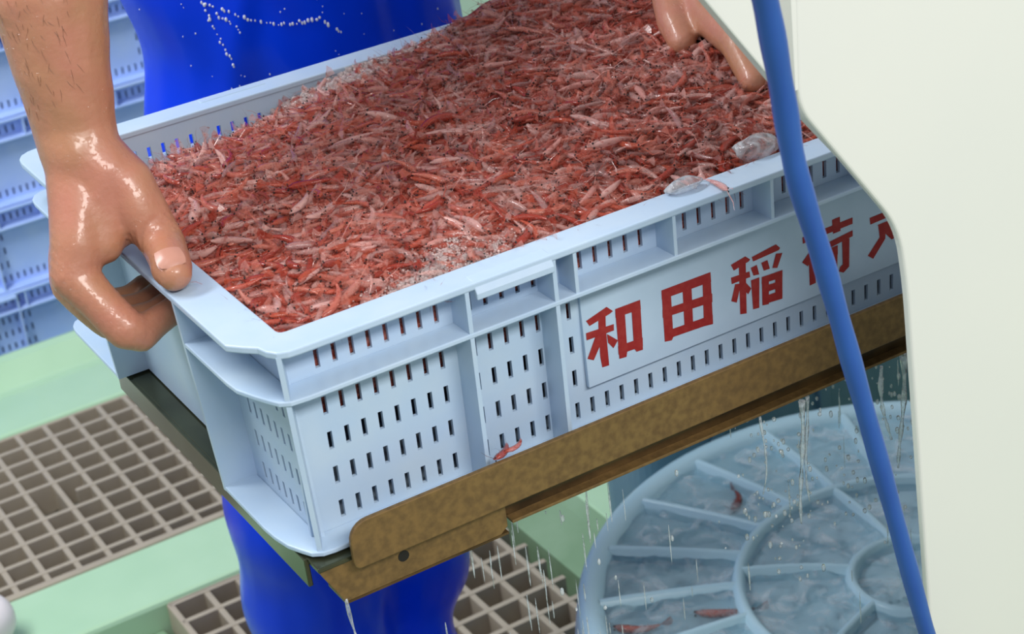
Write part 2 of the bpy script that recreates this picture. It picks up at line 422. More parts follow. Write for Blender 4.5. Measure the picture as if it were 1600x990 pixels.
def plan_rib(a, b, th, z0, z1, ta, tb):
    """upright web between plan points a (outer) and b (inner), leaning inwards with depth by ta, tb"""
    d = Vector((b[0] - a[0], b[1] - a[1])).normalized(); n = Vector((-d.y, d.x)) * th / 2
    V = []
    for z in (z0, z1):
        t = inset(z)
        for p, tt in ((a, ta), (b, tb)):
            q = (p[0] + tt[0] * t, p[1] + tt[1] * t)
            V += [(q[0] + n.x, q[1] + n.y, z), (q[0] - n.x, q[1] - n.y, z)]
    F = [(0, 1, 3, 2), (4, 6, 7, 5), (0, 4, 5, 1), (2, 3, 7, 6), (0, 2, 6, 4), (1, 5, 7, 3)]
    return V, F

def make_crate(m, name_side):
    root = empty('fishing_crate', (L / 2, W / 2, -H))
    RA, RB = .1122, .1675
    skip = (RA, RB, L - RA, L - RB)
    rows_front = []
    for x in SLOTX:
        for r, z in enumerate(ROWS):
            if any(abs(x - s) < .0030 for s in skip): continue
            if name_side and .190 < x < .452 and r in (1, 2, 3): continue
            if r == 0 and any(abs(x - s) < .003 for s in (.1814, .2487, .3185, L - .2487, L - .1814)): continue
            rows_front.append((x, z))
    place_f = lambda u, z, d: (u, YW + .004 * inset(z) + d, z)
    place_b = lambda u, z, d: (u, W - YW - .004 * inset(z) - d, z)
    slotted('long_wall', rows_front, XW, L - XW, place_f, m, root)
    rows_back = [(x, z) for x in SLOTX for z in ROWS if not any(abs(x - s) < .0045 for s in skip)]
    slotted('long_wall', rows_back, XW, L - XW, place_b, m, root)
    endrows = [(y, z) for k in range(36) for z in ROWS[1:] for y in [.034 + .0093 * k] if (y < .099 or y > .294) and y < W - .032]
    slotted('end_wall', endrows, YW, W - YW, lambda u, z, d: (XW + .004 * inset(z) + d, u, z), m, root)
    slotted('end_wall', endrows, YW, W - YW, lambda u, z, d: (L - XW - .004 * inset(z) - d, u, z), m, root)
    box('base', XW + .004, L - XW - .004, YW + .004, W - YW - .004, -H, -H + .004, m, root)
    # rim
    out = full(corner_out(0, True), rear_out(0)); inn = full(corner_in(0, XW + TH + .0012, YW + TH + .0012, .004))
    build('rim', *ring_prism(out, inn, -.0042, .0), m, root, bevel=.0009)
    # flanges, front and back, wrapping the corners as far as the grip ribs
    for nm, z0, z1, sh in (('mid_flange', -.0325, -.0295, False), ('bottom_flange', -H, -H + .003, False)):
        for fy in (False, True):
            zz = (z0 + z1) / 2
            co_ = rear_out(zz) if fy else corner_out(zz, sh)
            o = [(co_[0][0], .107)] + co_
            i_ = [(XW + .004 * inset(zz), .107)] + corner_in(zz, XW, YW, .003)
            o = o + [(L - x, y) for x, y in o[::-1]]; i_ = i_ + [(L - x, y) for x, y in i_[::-1]]
            if fy: o = [(x, W - y) for x, y in o]; i_ = [(x, W - y) for x, y in i_]
            build(nm, *ring_prism(o, i_, z0, z1, False), m, root, bevel=.0007)
    # ribs
    for fy in (0, 1):
        Yf = lambda y: W - y if fy else y
        s = -1 if fy else 1
        for x in (RA, RB, L - RA, L - RB):
            build('rib', *plan_rib((x, Yf(.0004)), (x, Yf(YW)), .0026, -H, -.003, (0, .004 * s), (0, .004 * s)), m, root)
        for x in (.1814, .2487, .3185, L - .2487, L - .1814):
            build('short_rib', *plan_rib((x, Yf(.0008)), (x, Yf(YW)), .0022, -.031, -.003, (0, .004 * s), (0, .004 * s)), m, root)
        for fx in (0, 1):
            Xf = lambda x: L - x if fx else x
            q = -1 if fx else 1
            build('corner_rib', *plan_rib((Xf(.0010), Yf(.0026)), (Xf(XW + .001), Yf(YW + .001)), .0028, -H, -.003, (.004 * q, .0045 * s), (.004 * q, .004 * s)), m, root)
            build('grip_rib', *plan_rib((Xf(-WE), Yf(.107)), (Xf(XW), Yf(.107)), .003, -H, -.003, (.007 * q, 0), (.004 * q, 0)), m, root)
        # stacking tabs on the rim
        for x0, x1 in ((.117, .1665), (L - .1665, L - .117)):
            sec = [(Yf(.010), .0006), (Yf(.0015), .0), (Yf(-.0020), -.0062), (Yf(-.0020), -.0098), (Yf(.0005), -.0098), (Yf(.003), -.003), (Yf(.010), -.003)]
            build('stacking_tab', *prism(sec, x0, x1, 'x'), m, root, bevel=.0006)
    return root

crate = make_crate(M['crate'], True)
tag(crate, 'pale blue slotted plastic crate heaped with pink shrimp, red characters on its side', 'crate')
panel = build('name_panel', *boxvf(.1915, .4485, .0184, .0215, -.1022, -.0345), M['panel'], crate, bevel=.0005)
CHARS = [
[[(0.1941,-0.0584),(0.2088,-0.0545),(0.2128,-0.0588),(0.2102,-0.0597),(0.1961,-0.0624)],[(0.2024,-0.0587),(0.2076,-0.0580),(0.2068,-0.0678),(0.2064,-0.0923),(0.2016,-0.0919),(0.2010,-0.0845),(0.2016,-0.0696)],[(0.1932,-0.0660),(0.2124,-0.0671),(0.2121,-0.0712),(0.1931,-0.0707)],[(0.1991,-0.0706),(0.2034,-0.0713),(0.2018,-0.0772),(0.1964,-0.0851),(0.1923,-0.0826)],[(0.2071,-0.0717),(0.2141,-0.0785),(0.2105,-0.0824),(0.2072,-0.0774)],[(0.2143,-0.0580),(0.2208,-0.0581),(0.2197,-0.0878),(0.2188,-0.0913),(0.2138,-0.0908)],[(0.2143,-0.0580),(0.2318,-0.0582),(0.2317,-0.0643),(0.2140,-0.0635)],[(0.2255,-0.0583),(0.2318,-0.0582),(0.2305,-0.0909),(0.2260,-0.0906),(0.2245,-0.0877)],[(0.2137,-0.0822),(0.2311,-0.0830),(0.2307,-0.0886),(0.2135,-0.0878)]],
[[(0.2471,-0.0576),(0.2537,-0.0577),(0.2526,-0.0906),(0.2514,-0.0925),(0.2463,-0.0916)],[(0.2471,-0.0576),(0.2826,-0.0580),(0.2826,-0.0644),(0.2468,-0.0635)],[(0.2620,-0.0583),(0.2685,-0.0584),(0.2673,-0.0902),(0.2610,-0.0903)],[(0.2766,-0.0584),(0.2826,-0.0580),(0.2816,-0.0926),(0.2750,-0.0917)],[(0.2466,-0.0702),(0.2827,-0.0723),(0.2824,-0.0780),(0.2463,-0.0756)],[(0.2465,-0.0849),(0.2819,-0.0864),(0.2816,-0.0926),(0.2750,-0.0917),(0.2526,-0.0906),(0.2464,-0.0911)]],
[[(0.2976,-0.0585),(0.3085,-0.0566),(0.3120,-0.0598),(0.3109,-0.0608),(0.2995,-0.0630)],[(0.3034,-0.0606),(0.3086,-0.0605),(0.3068,-0.0946),(0.3020,-0.0935)],[(0.2971,-0.0669),(0.3109,-0.0675),(0.3112,-0.0714),(0.2973,-0.0713)],[(0.2997,-0.0722),(0.3041,-0.0732),(0.3000,-0.0848),(0.2961,-0.0824)],[(0.3073,-0.0734),(0.3114,-0.0792),(0.3088,-0.0823),(0.3068,-0.0795)],[(0.3132,-0.0587),(0.3316,-0.0565),(0.3346,-0.0599),(0.3335,-0.0610),(0.3140,-0.0619)],[(0.3119,-0.0655),(0.3165,-0.0651),(0.3179,-0.0719),(0.3136,-0.0713)],[(0.3199,-0.0649),(0.3246,-0.0646),(0.3260,-0.0709),(0.3214,-0.0707)],[(0.3312,-0.0626),(0.3360,-0.0638),(0.3316,-0.0724),(0.3279,-0.0711)],[(0.3115,-0.0737),(0.3178,-0.0739),(0.3163,-0.0942),(0.3117,-0.0935)],[(0.3196,-0.0744),(0.3250,-0.0747),(0.3236,-0.0943),(0.3188,-0.0934)],[(0.3298,-0.0748),(0.3353,-0.0751),(0.3340,-0.0942),(0.3286,-0.0934)],[(0.3196,-0.0744),(0.3353,-0.0751),(0.3350,-0.0798),(0.3192,-0.0789)],[(0.3218,-0.0810),(0.3327,-0.0817),(0.3324,-0.0859),(0.3215,-0.0856)],[(0.3192,-0.0877),(0.3344,-0.0884),(0.3340,-0.0942),(0.3190,-0.0929)]],
[[(0.3518,-0.0588),(0.3911,-0.0584),(0.3909,-0.0627),(0.3519,-0.0631)],[(0.3605,-0.0560),(0.3655,-0.0559),(0.3662,-0.0645),(0.3612,-0.0647)],[(0.3750,-0.0547),(0.3812,-0.0546),(0.3813,-0.0643),(0.3754,-0.0643)],[(0.3506,-0.0754),(0.3567,-0.0699),(0.3613,-0.0720),(0.3548,-0.0795)],[(0.3557,-0.0744),(0.3606,-0.0744),(0.3603,-0.0928),(0.3556,-0.0930)],[(0.3634,-0.0695),(0.3907,-0.0670),(0.3906,-0.0710),(0.3634,-0.0738)],[(0.3650,-0.0762),(0.3695,-0.0761),(0.3695,-0.0886),(0.3650,-0.0887)],[(0.3732,-0.0732),(0.3786,-0.0731),(0.3775,-0.0874),(0.3734,-0.0875)],[(0.3650,-0.0762),(0.3785,-0.0755),(0.3783,-0.0794),(0.3650,-0.0802)],[(0.3650,-0.0850),(0.3776,-0.0845),(0.3774,-0.0879),(0.3650,-0.0890)],[(0.3821,-0.0713),(0.3879,-0.0714),(0.3868,-0.0907),(0.3822,-0.0934),(0.3786,-0.0913),(0.3797,-0.0885),(0.3819,-0.0875)]],
[[(0.4045,-0.0633),(0.4269,-0.0630),(0.4270,-0.0674),(0.4049,-0.0680)],[(0.4111,-0.0704),(0.4175,-0.0703),(0.4165,-0.0816),(0.4063,-0.0922),(0.4020,-0.0886),(0.4120,-0.0791)],[(0.4106,-0.0702),(0.4186,-0.0700),(0.4254,-0.0835),(0.4216,-0.0839),(0.4161,-0.0775)],[(0.4229,-0.0631),(0.4275,-0.0631),(0.4300,-0.0862),(0.4344,-0.0887),(0.4366,-0.0845),(0.4386,-0.0861),(0.4366,-0.0930),(0.4273,-0.0895)]],
]
for ci, strokes in enumerate(CHARS):
    parts = []
    for k, st in enumerate(strokes):
        y = .0182 - .00002 * k
        v = [(x, y, z) for x, z in st]
        parts.append((v, [tuple(range(len(v)))]))
    V, F = merge(parts)
    o = build('printed_character', V, F, M['red_print'], panel)
    o['label'] = 'large red painted character'

# crates stacked behind the curb
proto = make_crate(M['crate_back'], True)
def stack(x, y, n, words, jit):
    for k in range(n):
        c = copy_tree(proto)
        c.location = (x + L / 2 + jit[k % len(jit)], y + W / 2, FZ - .04 + .131 * k)
        c.name = 'stacked_crate'
        pos = 'lowest' if k == 0 else 'topmost' if k == n - 1 else '%s from the bottom' % ('second', 'third', 'fourth', 'fifth', 'sixth')[k - 1]
        tag(c, 'blue slotted crate, %s in the stack %s' % (pos, words), 'crate', 'crates stacked behind the curb')
stack(.088, 1.83, 6, 'behind the bare forearm', (.012, 0, .004, -.003))
stack(-.60, 1.85, 4, 'at the far left edge', (0, .006, -.004))
for o in [proto] + list(proto.children):
    bpy.data.objects.remove(o)

# ------------------------------------------------------------------ steel tray under the crate
tray = empty('steel_tray', (.35, .15, -.165)); tag(tray, 'brown stained steel tray carrying the shrimp crate', 'tray')
def rounded(x0, x1, z0, z1, r, k=6):
    p = [(x1, z0), (x1, z1)]
    p += [(x0 + r - r * math.sin(math.pi / 2 * i / k), z1 - r + r * math.cos(math.pi / 2 * i / k)) for i in range(k + 1)]
    r2 = .004
    p += [(x0 + r2 - r2 * math.cos(math.pi / 2 * i / 3), z0 + r2 - r2 * math.sin(math.pi / 2 * i / 3)) for i in range(4)]
    return p
build('front_plate', *prism(rounded(.0175, 1.15, -.1375, -.1085, .012), -.0085, -.0052, 'y'), M['steel'], tray, bevel=.0007)
box('bottom_plate', -.0015, 1.15, -.002, .308, -.1345, -.1315, M['steel_green'], tray, bevel=.0006)
box('side_flange', -.0035, -.0005, .012, .308, -.150, -.1318, M['steel_green'], tray, bevel=.0006)
# the folded lower angle: a deep piece at the near end, then a narrower one set back
build('lower_angle', *prism([(-.001, -.1345), (.0115, -.160), (.112, -.160), (.117, -.156), (.117, -.1345)], -.0005, .0025, 'y'), M['steel'], tray, bevel=.0004)
build('lower_angle', *prism([(.117, -.1345), (.117, -.1505), (.122, -.1535), (1.15, -.1535), (1.15, -.1345)], .0060, .0085, 'y'), M['steel_dark'], tray)
box('angle_foot', .120, 1.15, -.0010, .0084, -.1555, -.1535, M['steel'], tray, bevel=.0004)
box('angle_foot', .0115, .117, -.0005, .022, -.1615, -.1600, M['steel_dark'], tray)
for x, y, z in ((.050, -.0007, -.1465), (.212, .0058, -.1440), (.36, .0058, -.1440), (.5, .0058, -.1440)):
    build('hole_disc', *tube([(x, y, z), (x, y + .001, z)], [.0035, .0035], 14), M['hole'], tray)  # flush flat discs, the hole's shade is only their colour
box('support_post', 1.10, 1.14, .10, .14, FZ + .004, -.1345, M['steel_dark'], tray)

# ------------------------------------------------------------------ shrimp
def shrimp_geo(length, curl, fat, seed):
    """one shrimp along +x, curling downwards: body rings, tail fan, feelers, eyes"""
    r_ = random.Random(seed); V = []; F = []; mi = []
    n, s = 8, 6
    prof = [.25, .85, 1.0, .95, .86, .72, .52, .30]
    cen = []
    a = 0; p = Vector((0, 0, 0)); st = length / (n - 1)
    for i in range(n):
        cen.append((p.copy(), a))
        a -= curl / (n - 1) * (.4 if i < 2 else 1.25)
        p = p + Vector((math.cos(a), 0, math.sin(a))) * st
    for i, (c, an) in enumerate(cen):
        up = Vector((-math.sin(an), 0, math.cos(an)))
        for k in range(s):
            t = 2 * math.pi * k / s
            V.append(tuple(c + (up * math.sin(t) * 1.1 + Vector((0, 1, 0)) * math.cos(t) * .8) * fat * prof[i]))
    for i in range(n - 1):
        for k in range(s):
            F.append((i * s + k, i * s + (k + 1) % s, (i + 1) * s + (k + 1) % s, (i + 1) * s + k)); mi.append(0)
    F.append(tuple(range(s))); mi.append(0)
    c, an = cen[-1]; d = Vector((math.cos(an), 0, math.sin(an)))
    b = len(V)                                       # tail fan
    V += [tuple(c), tuple(c + d * fat * 2.6 + Vector((0, fat * 1.3, 0))), tuple(c + d * fat * 3.0), tuple(c + d * fat * 2.6 - Vector((0, fat * 1.3, 0)))]
    F += [(b, b + 1, b + 2), (b, b + 2, b + 3)]; mi += [0, 0]
    for sgn in (-1, 1):                              # feelers
        b = len(V); q = Vector((0, sgn * fat * .3, 0))
        e1 = q + Vector((-length * .25, sgn * length * r_.uniform(.05, .25), length * .05)); e2 = e1 + Vector((-length * .2, sgn * length * r_.uniform(-.05, .25), -length * .05))
        w = Vector((0, fat * .10, fat * .10))
        V += [tuple(q - w), tuple(q + w), tuple(e1 + w), tuple(e1 - w), tuple(e2)]
        F += [(b, b + 1, b + 2, b + 3), (b + 3, b + 2, b + 4)]; mi += [0, 0]
    for k in range(4):                               # little legs
        c, an = cen[2 + k]; b = len(V); q = c - Vector((0, 0, fat * .8 * prof[2 + k]))
        V += [tuple(q + Vector((-fat * .2, 0, 0))), tuple(q + Vector((fat * .2, 0, 0))), tuple(q + Vector((-fat * .5, fat * r_.uniform(-.5, .5), -fat * .9)))]
        F.append((b, b + 1, b + 2)); mi.append(0)
    for sgn in (-1, 1):                              # eyes
        c = Vector((fat * .35, sgn * fat * .5, fat * .45)); e = fat * .30; b = len(V)
        V += [tuple(c + Vector(t) * e) for t in ((1, 0, 0), (-1, 0, 0), (0, 1, 0), (0, -1, 0), (0, 0, 1), (0, 0, -1))]
        for t in ((0, 2, 4), (2, 1, 4), (1, 3, 4), (3, 0, 4), (2, 0, 5), (1, 2, 5), (3, 1, 5), (0, 3, 5)):
            F.append(tuple(b + i for i in t)); mi.append(1)
    V = np.array(V); V[:, 0] -= V[:n * s, 0].mean(); V[:, 2] -= V[:n * s, 2].mean()
    return V, F, mi
VARI = [shrimp_geo(random.uniform(.021, .031), random.uniform(.3, 1.5), random.uniform(.0019, .0027), s) for s in range(10)]
TINT = [(0.746, 0.364, 0.315, 0.34), (0.61, 0.182, 0.126, 0.38), (0.531, 0.102, 0.063, 0.42), (0.746, 0.439, 0.399, 0.28), (0.588, 0.161, 0.116, 0.34), (0.35, 0.045, 0.027, 0.5), (0.78, 0.46, 0.41, 0.34), (0.531, 0.096, 0.05, 0.38), (0.452, 0.246, 0.231, 0.3), (0.655, 0.246, 0.189, 0.3)]
def tint_attr(me, cols):
    a = me.color_attributes.new('tint', 'FLOAT_COLOR', 'POINT'); a.data.foreach_set('color', cols.astype(np.float32).ravel())
SHM = []
for (V, F, mi), t in zip(VARI, TINT):
    me = bpy.data.meshes.new('shrimp'); me.from_pydata([tuple(v) for v in V], [], F)
    me.materials.append(M['shrimp']); me.materials.append(M['eye']); me.polygons.foreach_set('material_index', mi)
    me.polygons.foreach_set('use_smooth', [True] * len(me.polygons))
    tint_attr(me, np.tile(np.array([t[0], t[1], t[2], t[3] + .16]), (len(V), 1))); me.update(); SHM.append(me)

def sm(a, b, x):
    t = np.clip((x - a) / (b - a), 0, 1); return t * t * (3 - 2 * t)
def heap(x, y):
    x = np.asarray(x, float); y = np.asarray(y, float)
    fx = sm(.008, .09, x) * sm(.634, .56, x); fy = sm(.018, .10, y) * sm(.376, .30, y)
    h = -.0042 + .012 * fx * fy
    h += .012 * sm(.22, .40, x) * sm(.03, .2, y)                        # higher towards the far side
    h += .012 * sm(.28, .36, x) * sm(.30, .36, y)
    h -= .026 * sm(.26, .08, x) * sm(.25, .36, y)                       # a hollow in the far left corner
    h += .0022 * np.sin(x * 47 + y * 21) * np.cos(y * 53 - x * 18) + .0014 * np.sin(x * 110 + 3 * np.sin(y * 70))
    return h
nx, ny = 130, 80
gx = np.linspace(XW + TH - .0006, L - XW - TH + .0006, nx); gy = np.linspace(YW + TH - .0006, W - YW - TH + .0006, ny)
pile = empty('shrimp_heap', (L / 2, W / 2, -.06))
V = []; F = []
for j in range(ny):
    for i in range(nx):
        V.append((gx[i], gy[j], float(heap(gx[i], gy[j])) - .0012 + .0022 * mnoise.noise(Vector((gx[i] * 160, gy[j] * 160, 0)))))
for j in range(ny - 1):
    for i in range(nx - 1): F.append((j * nx + i, j * nx + i + 1, (j + 1) * nx + i + 1, (j + 1) * nx + i))
k = len(V)
rimv = [i for i in range(nx)] + [j * nx + nx - 1 for j in range(1, ny)] + [(ny - 1) * nx + i for i in range(nx - 2, -1, -1)] + [j * nx for j in range(ny - 2, 0, -1)]
for i in rimv: V.append((V[i][0] * .97 + L / 2 * .03, V[i][1] * .96 + W / 2 * .04, -.06))
for a in range(len(rimv)):
    b = (a + 1) % len(rimv); F.append((rimv[a], rimv[b], k + b, k + a))
bpy.data.objects.remove(pile)
mass = build('shrimp_mass', V, F, M['paste'], None, (L / 2, W / 2, -.06), smooth=True)
tag(mass, 'dense red bed of packed shrimp filling the pale blue crate', 'shrimp', kind='stuff')

def euler(rz, ry, rx): return Matrix.Rotation(rz, 3, 'Z') @ Matrix.Rotation(ry, 3, 'Y') @ Matrix.Rotation(rx, 3, 'X')
def pose():
    return euler(random.gauss(.55, .9) if random.random() < .7 else random.uniform(0, 6.28), random.gauss(0, .13), random.choice((-1, 1)) * math.pi / 2 + random.gauss(0, .4))
def scatter(n, lift, bias=None):
    out = []
    while len(out) < n:
        x = random.uniform(.0165, L - .0165); y = random.uniform(.0285, W - .0285)
        if x > .56 and random.random() < .7: continue
        if bias and not bias(x, y): continue
        out.append((x, y, float(heap(x, y)) + random.uniform(*lift)))
    return out
# the many
pts = scatter(8200, (-.0030, .0016))
Vs, Fs, Ms, Cs = [], [], [], []; off = 0
for p in pts:
    i = random.randrange(len(VARI)); V, F, mi = VARI[i]
    Rm = np.array(pose()); s = random.uniform(.7, 1.1)
    Vs.append((V * s) @ Rm.T + np.array(p)); Fs += [tuple(a + off for a in f) for f in F]; Ms += mi; off += len(V)
    tt_ = random.choice(TINT); t = np.array(tt_[:3]) * random.uniform(.8, 1.1); Cs.append(np.tile([*t, tt_[3]], (len(V), 1)))
Vs = np.concatenate(Vs)
me = bpy.data.meshes.new('small_shrimp')
me.from_pydata((Vs - np.array([L / 2, W / 2, -.02])).tolist(), [], Fs)
me.materials.append(M['shrimp']); me.materials.append(M['eye']); me.polygons.foreach_set('material_index', Ms)
me.polygons.foreach_set('use_smooth', [True] * len(me.polygons)); tint_attr(me, np.concatenate(Cs)); me.update()
o = link('small_shrimp', me, None, (L / 2, W / 2, -.02))
tag(o, 'countless small pink shrimp covering the heap in the crate', 'shrimp', kind='stuff')
# three hundred of them singly, on top and towards the viewer
for p in scatter(292, (.0015, .0035), lambda x, y: x < .47 and random.random() < 1.15 - y / .42):
    o = link('shrimp', random.choice(SHM)); o.location = p
    o.rotation_euler = pose().to_euler(); s = random.uniform(.85, 1.25); o.scale = (s, s, s)
    tag(o, 'small translucent pink shrimp lying on top of the heap in the crate', 'shrimp', 'shrimp on top of the heap')
def lone(loc, rz, s, label, rx=math.pi / 2, i=2, grp=None):
    o = link('shrimp', SHM[i]); o.location = loc; o.rotation_euler = (rx, 0, rz); o.scale = (s, s, s)
    tag(o, label, 'shrimp', grp)
lone((.120, -.0005, -.1072), .1, .8, 'red shrimp caught on the steel plate, nearest the crate corner', i=5)
lone((.128, -.0005, -.1068), -.3, .8, 'red shrimp caught on the steel plate, farther from the crate corner', i=7)
lone((.284, .006, .0022), 1.3, .9, 'pink shrimp hanging over the crate rim above the characters', i=0)
lone((.372, .006, .0022), .9, .9, 'pink shrimp on the crate rim to the right of the blue hose', i=1)

# froth against the rims, and a blob of jelly
def froth(name, spots, label, loc, big=1.0):
    parts = []
    for (cx, cy, sx, sy, n, rot) in spots:
        for _ in range(n):
            a, b = random.gauss(0, 1), random.gauss(0, 1)
            x = cx + a * sx * math.cos(rot) - b * sy * math.sin(rot); y = cy + a * sx * math.sin(rot) + b * sy * math.cos(rot)
            if not (.0105 < x < L - .0105 and .0225 < y < W - .0225): continue
            r = random.choice((.0005, .0007, .0009, .0011, .0014, .0018)) * big
            parts.append(uvsphere((x, y, float(heap(x, y)) + .0012 + random.uniform(0, .0014)), r, 6, 4))
    V, F = merge(parts)
    tag(build(name, V, F, M['foam'], None, loc, smooth=True), label, 'foam', kind='stuff')
froth('froth', [(.19, .350, .035, .010, 1500, .05), (.13, .345, .02, .008, 350, 0), (.25, .356, .03, .008, 450, .05)], 'white froth along the far wall of the crate', (.19, .352, -.02), 1.25)
froth('froth', [(.105, .034, .020, .006, 2000, .35), (.135, .031, .014, .004, 900, .2)], 'white froth beside the near rim of the crate', (.11, .035, -.01), .50)
def blob(loc, sc, seed, label):
    v, f = uvsphere((0, 0, 0), 1, 18, 12)
    v = [tuple((Vector(p) * (1 + .22 * mnoise.noise(Vector(p) * 1.6 + Vector((seed, 0, 0))))) * 1.0) for p in v]
    v = [(loc[0] + p[0] * sc[0], loc[1] + p[1] * sc[1], loc[2] + p[2] * sc[2]) for p in v]
    tag(build('jelly_lump', v, f, M['ice'], None, loc, smooth=True), label, 'jelly')
blob((.330, .030, .004), (.016, .009, .007), 3, 'clear wet jelly lump at the near rim left of the hose')
blob((.268, .0175, .0035), (.012, .005, .0045), 8, 'clear wet lump melting over the near rim above the characters')

# ------------------------------------------------------------------ the worker
person = empty('person', (.255, .60, FZ))
tag(person, 'person in blue waterproof waders gripping the shrimp crate with a bare wet hand', 'person')
parts = []
wr = (-.0215, .1965, .0700)
# arm on the left of the picture
parts += limb([(.075, .585, .47), (.035, .46, .375), (.006, .345, .285), (.000, .262, .222), (-.010, .2273, .1804), (-.017, .2098, .1487), (-.0212, .2002, .1139), (-.0237, .1936, .0773)],
              [.055, .047, .043, .043, .0385, .0335, .0280, .0238])
hand = []
# back of the hand
hand += limb([(-.0237, .1936, .0773), (-.0253, .1861, .0650), (-.0327, .1805, .0513), (-.0386, .1715, .0362), (-.0459, .1627, .0216), (-.0533, .1575, .0076)], [.0240, .0232, .0182, .0175, .0163, .0140])
hand += limb([(-.0253, .1861, .0650), (-.0180, .1760, .0523), (-.0263, .1690, .0353), (-.0327, .1610, .0212)], [.0232, .0209, .0170, .0136])
hand += limb([(-.0253, .1880, .0650), (-.0280, .1900, .0480), (-.0365, .1870, .0260), (-.0523, .1720, -.0035)], [.0225, .0185, .0165, .0125])
hand += limb([(-.0253, .1900, .0620), (-.0250, .2050, .0400), (-.0345, .2050, .0140), (-.0475, .1950, -.0110)], [.0220, .0180, .0150, .0120])
hand += limb([(-.0240, .1950, .0600), (-.0230, .2150, .0380), (-.0325, .2200, .0040), (-.0430, .2130, -.0170)], [.0215, .0170, .0140, .0110])
# four fingers closing under the rim
FING = [[(-.0533, .1575, .0076), (-.0455, .1450, -.0076), (-.0375, .1340, -.0235), (-.0300, .1345, -.0290), (-.0150, .1400, -.0275), (-.0030, .1430, -.0250)],
        [(-.0523, .1720, -.0035), (-.0480, .1610, -.0125), (-.0400, .1535, -.0245), (-.0290, .1550, -.0310), (-.0130, .1600, -.0330), (-.0030, .1610, -.0300)],
        [(-.0475, .1950, -.0110), (-.0460, .1840, -.0185), (-.0400, .1770, -.0270), (-.0280, .1780, -.0330), (-.0130, .1800, -.0345), (-.0030, .1800, -.0310)],
        [(-.0430, .2130, -.0170), (-.0420, .2050, -.0235), (-.0380, .1990, -.0310), (-.0270, .1990, -.0355), (-.0130, .2000, -.0360), (-.0040, .2000, -.0320)]]
FR = [[.0140, .0121, .0121, .0103, .0092, .0080], [.0125, .0114, .0114, .0102, .0092, .0080], [.0120, .0108, .0108, .0098, .0088, .0078], [.0110, .0096, .0094, .0086, .0078, .0070]]
for q, r_ in zip(FING, FR): hand += limb(q, r_)
# thumb laid along the top of the rim, and the web to the index finger
hand += limb([(-.0180, .1800, .0560), (-.0097, .1670, .0472), (-.0068, .1580, .0339), (-.0045, .1520, .0225), (-.0023, .1458, .0130), (-.0058, .1300, .0122), (-.0091, .1178, .0113), (-.0102, .1106, .0100)],
             [.0205, .0165, .0150, .0136, .0131, .0120, .0117, .0098])
hand += limb([(-.0097, .1690, .0440), (-.0200, .1660, .0330), (-.0300, .1640, .0220)], [.0160, .0140, .0120])
hand += limb([(-.0090, .1640, .0330), (-.0200, .1660, .0220)], [.0130, .0110])
parts += hand
# the other arm, reaching into the crate
SH = Vector((.024, .018, .002))
def sh(l): return [tuple(Vector(p) + SH) for p in l]
parts += limb([(.44, .585, .47), (.485, .50, .34), (.495, .43, .205)] + sh([(.455, .34, .115), (.425, .262, .064), (.412, .232, .050)]),
              [.055, .048, .043, .038, .029, .026])
for k, (bx, mx, tx) in enumerate(((.403, .378, .352), (.410, .392, .374), (.417, .406, .398), (.424, .420, .420))):
    b = Vector((bx, .222, .046)); m_ = Vector((mx, .158, .032)); pp = Vector((mx * .5 + tx * .5, .108 + .01 * k, .027)); tt = Vector((tx, .062 + .012 * abs(k - 1), .014))
    parts += limb(sh([tuple(b), tuple(b.lerp(m_, .5)), tuple(m_), tuple(pp), tuple(tt)]), [.016, .0150, .0125, .0105, .0085])
parts += limb(sh([(.400, .222, .046), (.377, .196, .036), (.362, .172, .028), (.354, .152, .020)]), [.017, .0135, .0118, .0095])
# trunk, neck and head
parts += limb([(.262, .62, .02), (.262, .615, .18), (.260, .60, .34), (.258, .585, .44)], [.09, .095, .10, .095])
parts += limb([(.10, .585, .46), (.258, .58, .47), (.415, .585, .46)], [.055, .085, .055])
parts += limb([(.258, .57, .53), (.255, .545, .60)], [.055, .052])
hc = Vector((.252, .525, .69))
parts.append(uvsphere(hc, 1, 24, 18, (.072, .092, .108)))
parts.append(uvsphere(hc + Vector((0, -.045, -.06)), 1, 18, 12, (.05, .045, .05)))
parts += limb([tuple(hc + Vector((0, -.088, .012))), tuple(hc + Vector((0, -.106, -.022)))], [.010, .014])
parts += limb([tuple(hc + Vector((-.022, -.088, -.062))), tuple(hc + Vector((.022, -.088, -.062)))], [.008, .008])
for s in (-1, 1):
    parts.append(uvsphere(hc + Vector((s * .074, .0, -.005)), 1, 12, 8, (.012, .022, .032)))
def creases(co):
    d = np.zeros(len(co))
    a = np.array((-.0023, .1458, .0130)); ax = np.array((-.10, -.95, -.05)); ax = ax / np.linalg.norm(ax)
    v = co - a; t = v @ ax; r = np.linalg.norm(v - t[:, None] * ax, axis=1)
    w = np.exp(-(t / .0085) ** 2) * (r < .020) * np.clip((co[:, 2] - .012) / .008, 0, 1)
    d += -.0009 * w * np.clip(np.cos(t / .0036 * 2 * math.pi), -.35, 1)
    for c, rad in (((-.0533, .1575, .0076), .02), ((-.0361, .1345, -.0228), .016)):
        q = np.exp(-(np.linalg.norm(co - np.array(c), axis=1) / rad) ** 2)
        d += q * .00035 * np.sin(co[:, 2] * 2600 + co[:, 0] * 1500)
    z = np.exp(-((co[:, 0] + .02) / .06) ** 2) * (co[:, 2] < .25)
    d += z * (.0006 * np.sin(co[:, 0] * 210 + 2 * np.sin(co[:, 2] * 60)) * np.cos(co[:, 2] * 90))
    return d
body = fuse('body', parts, .0020, 8, M['skin'], person, displace=creases)
from mathutils.bvhtree import BVHTree
_bo = origin(body)
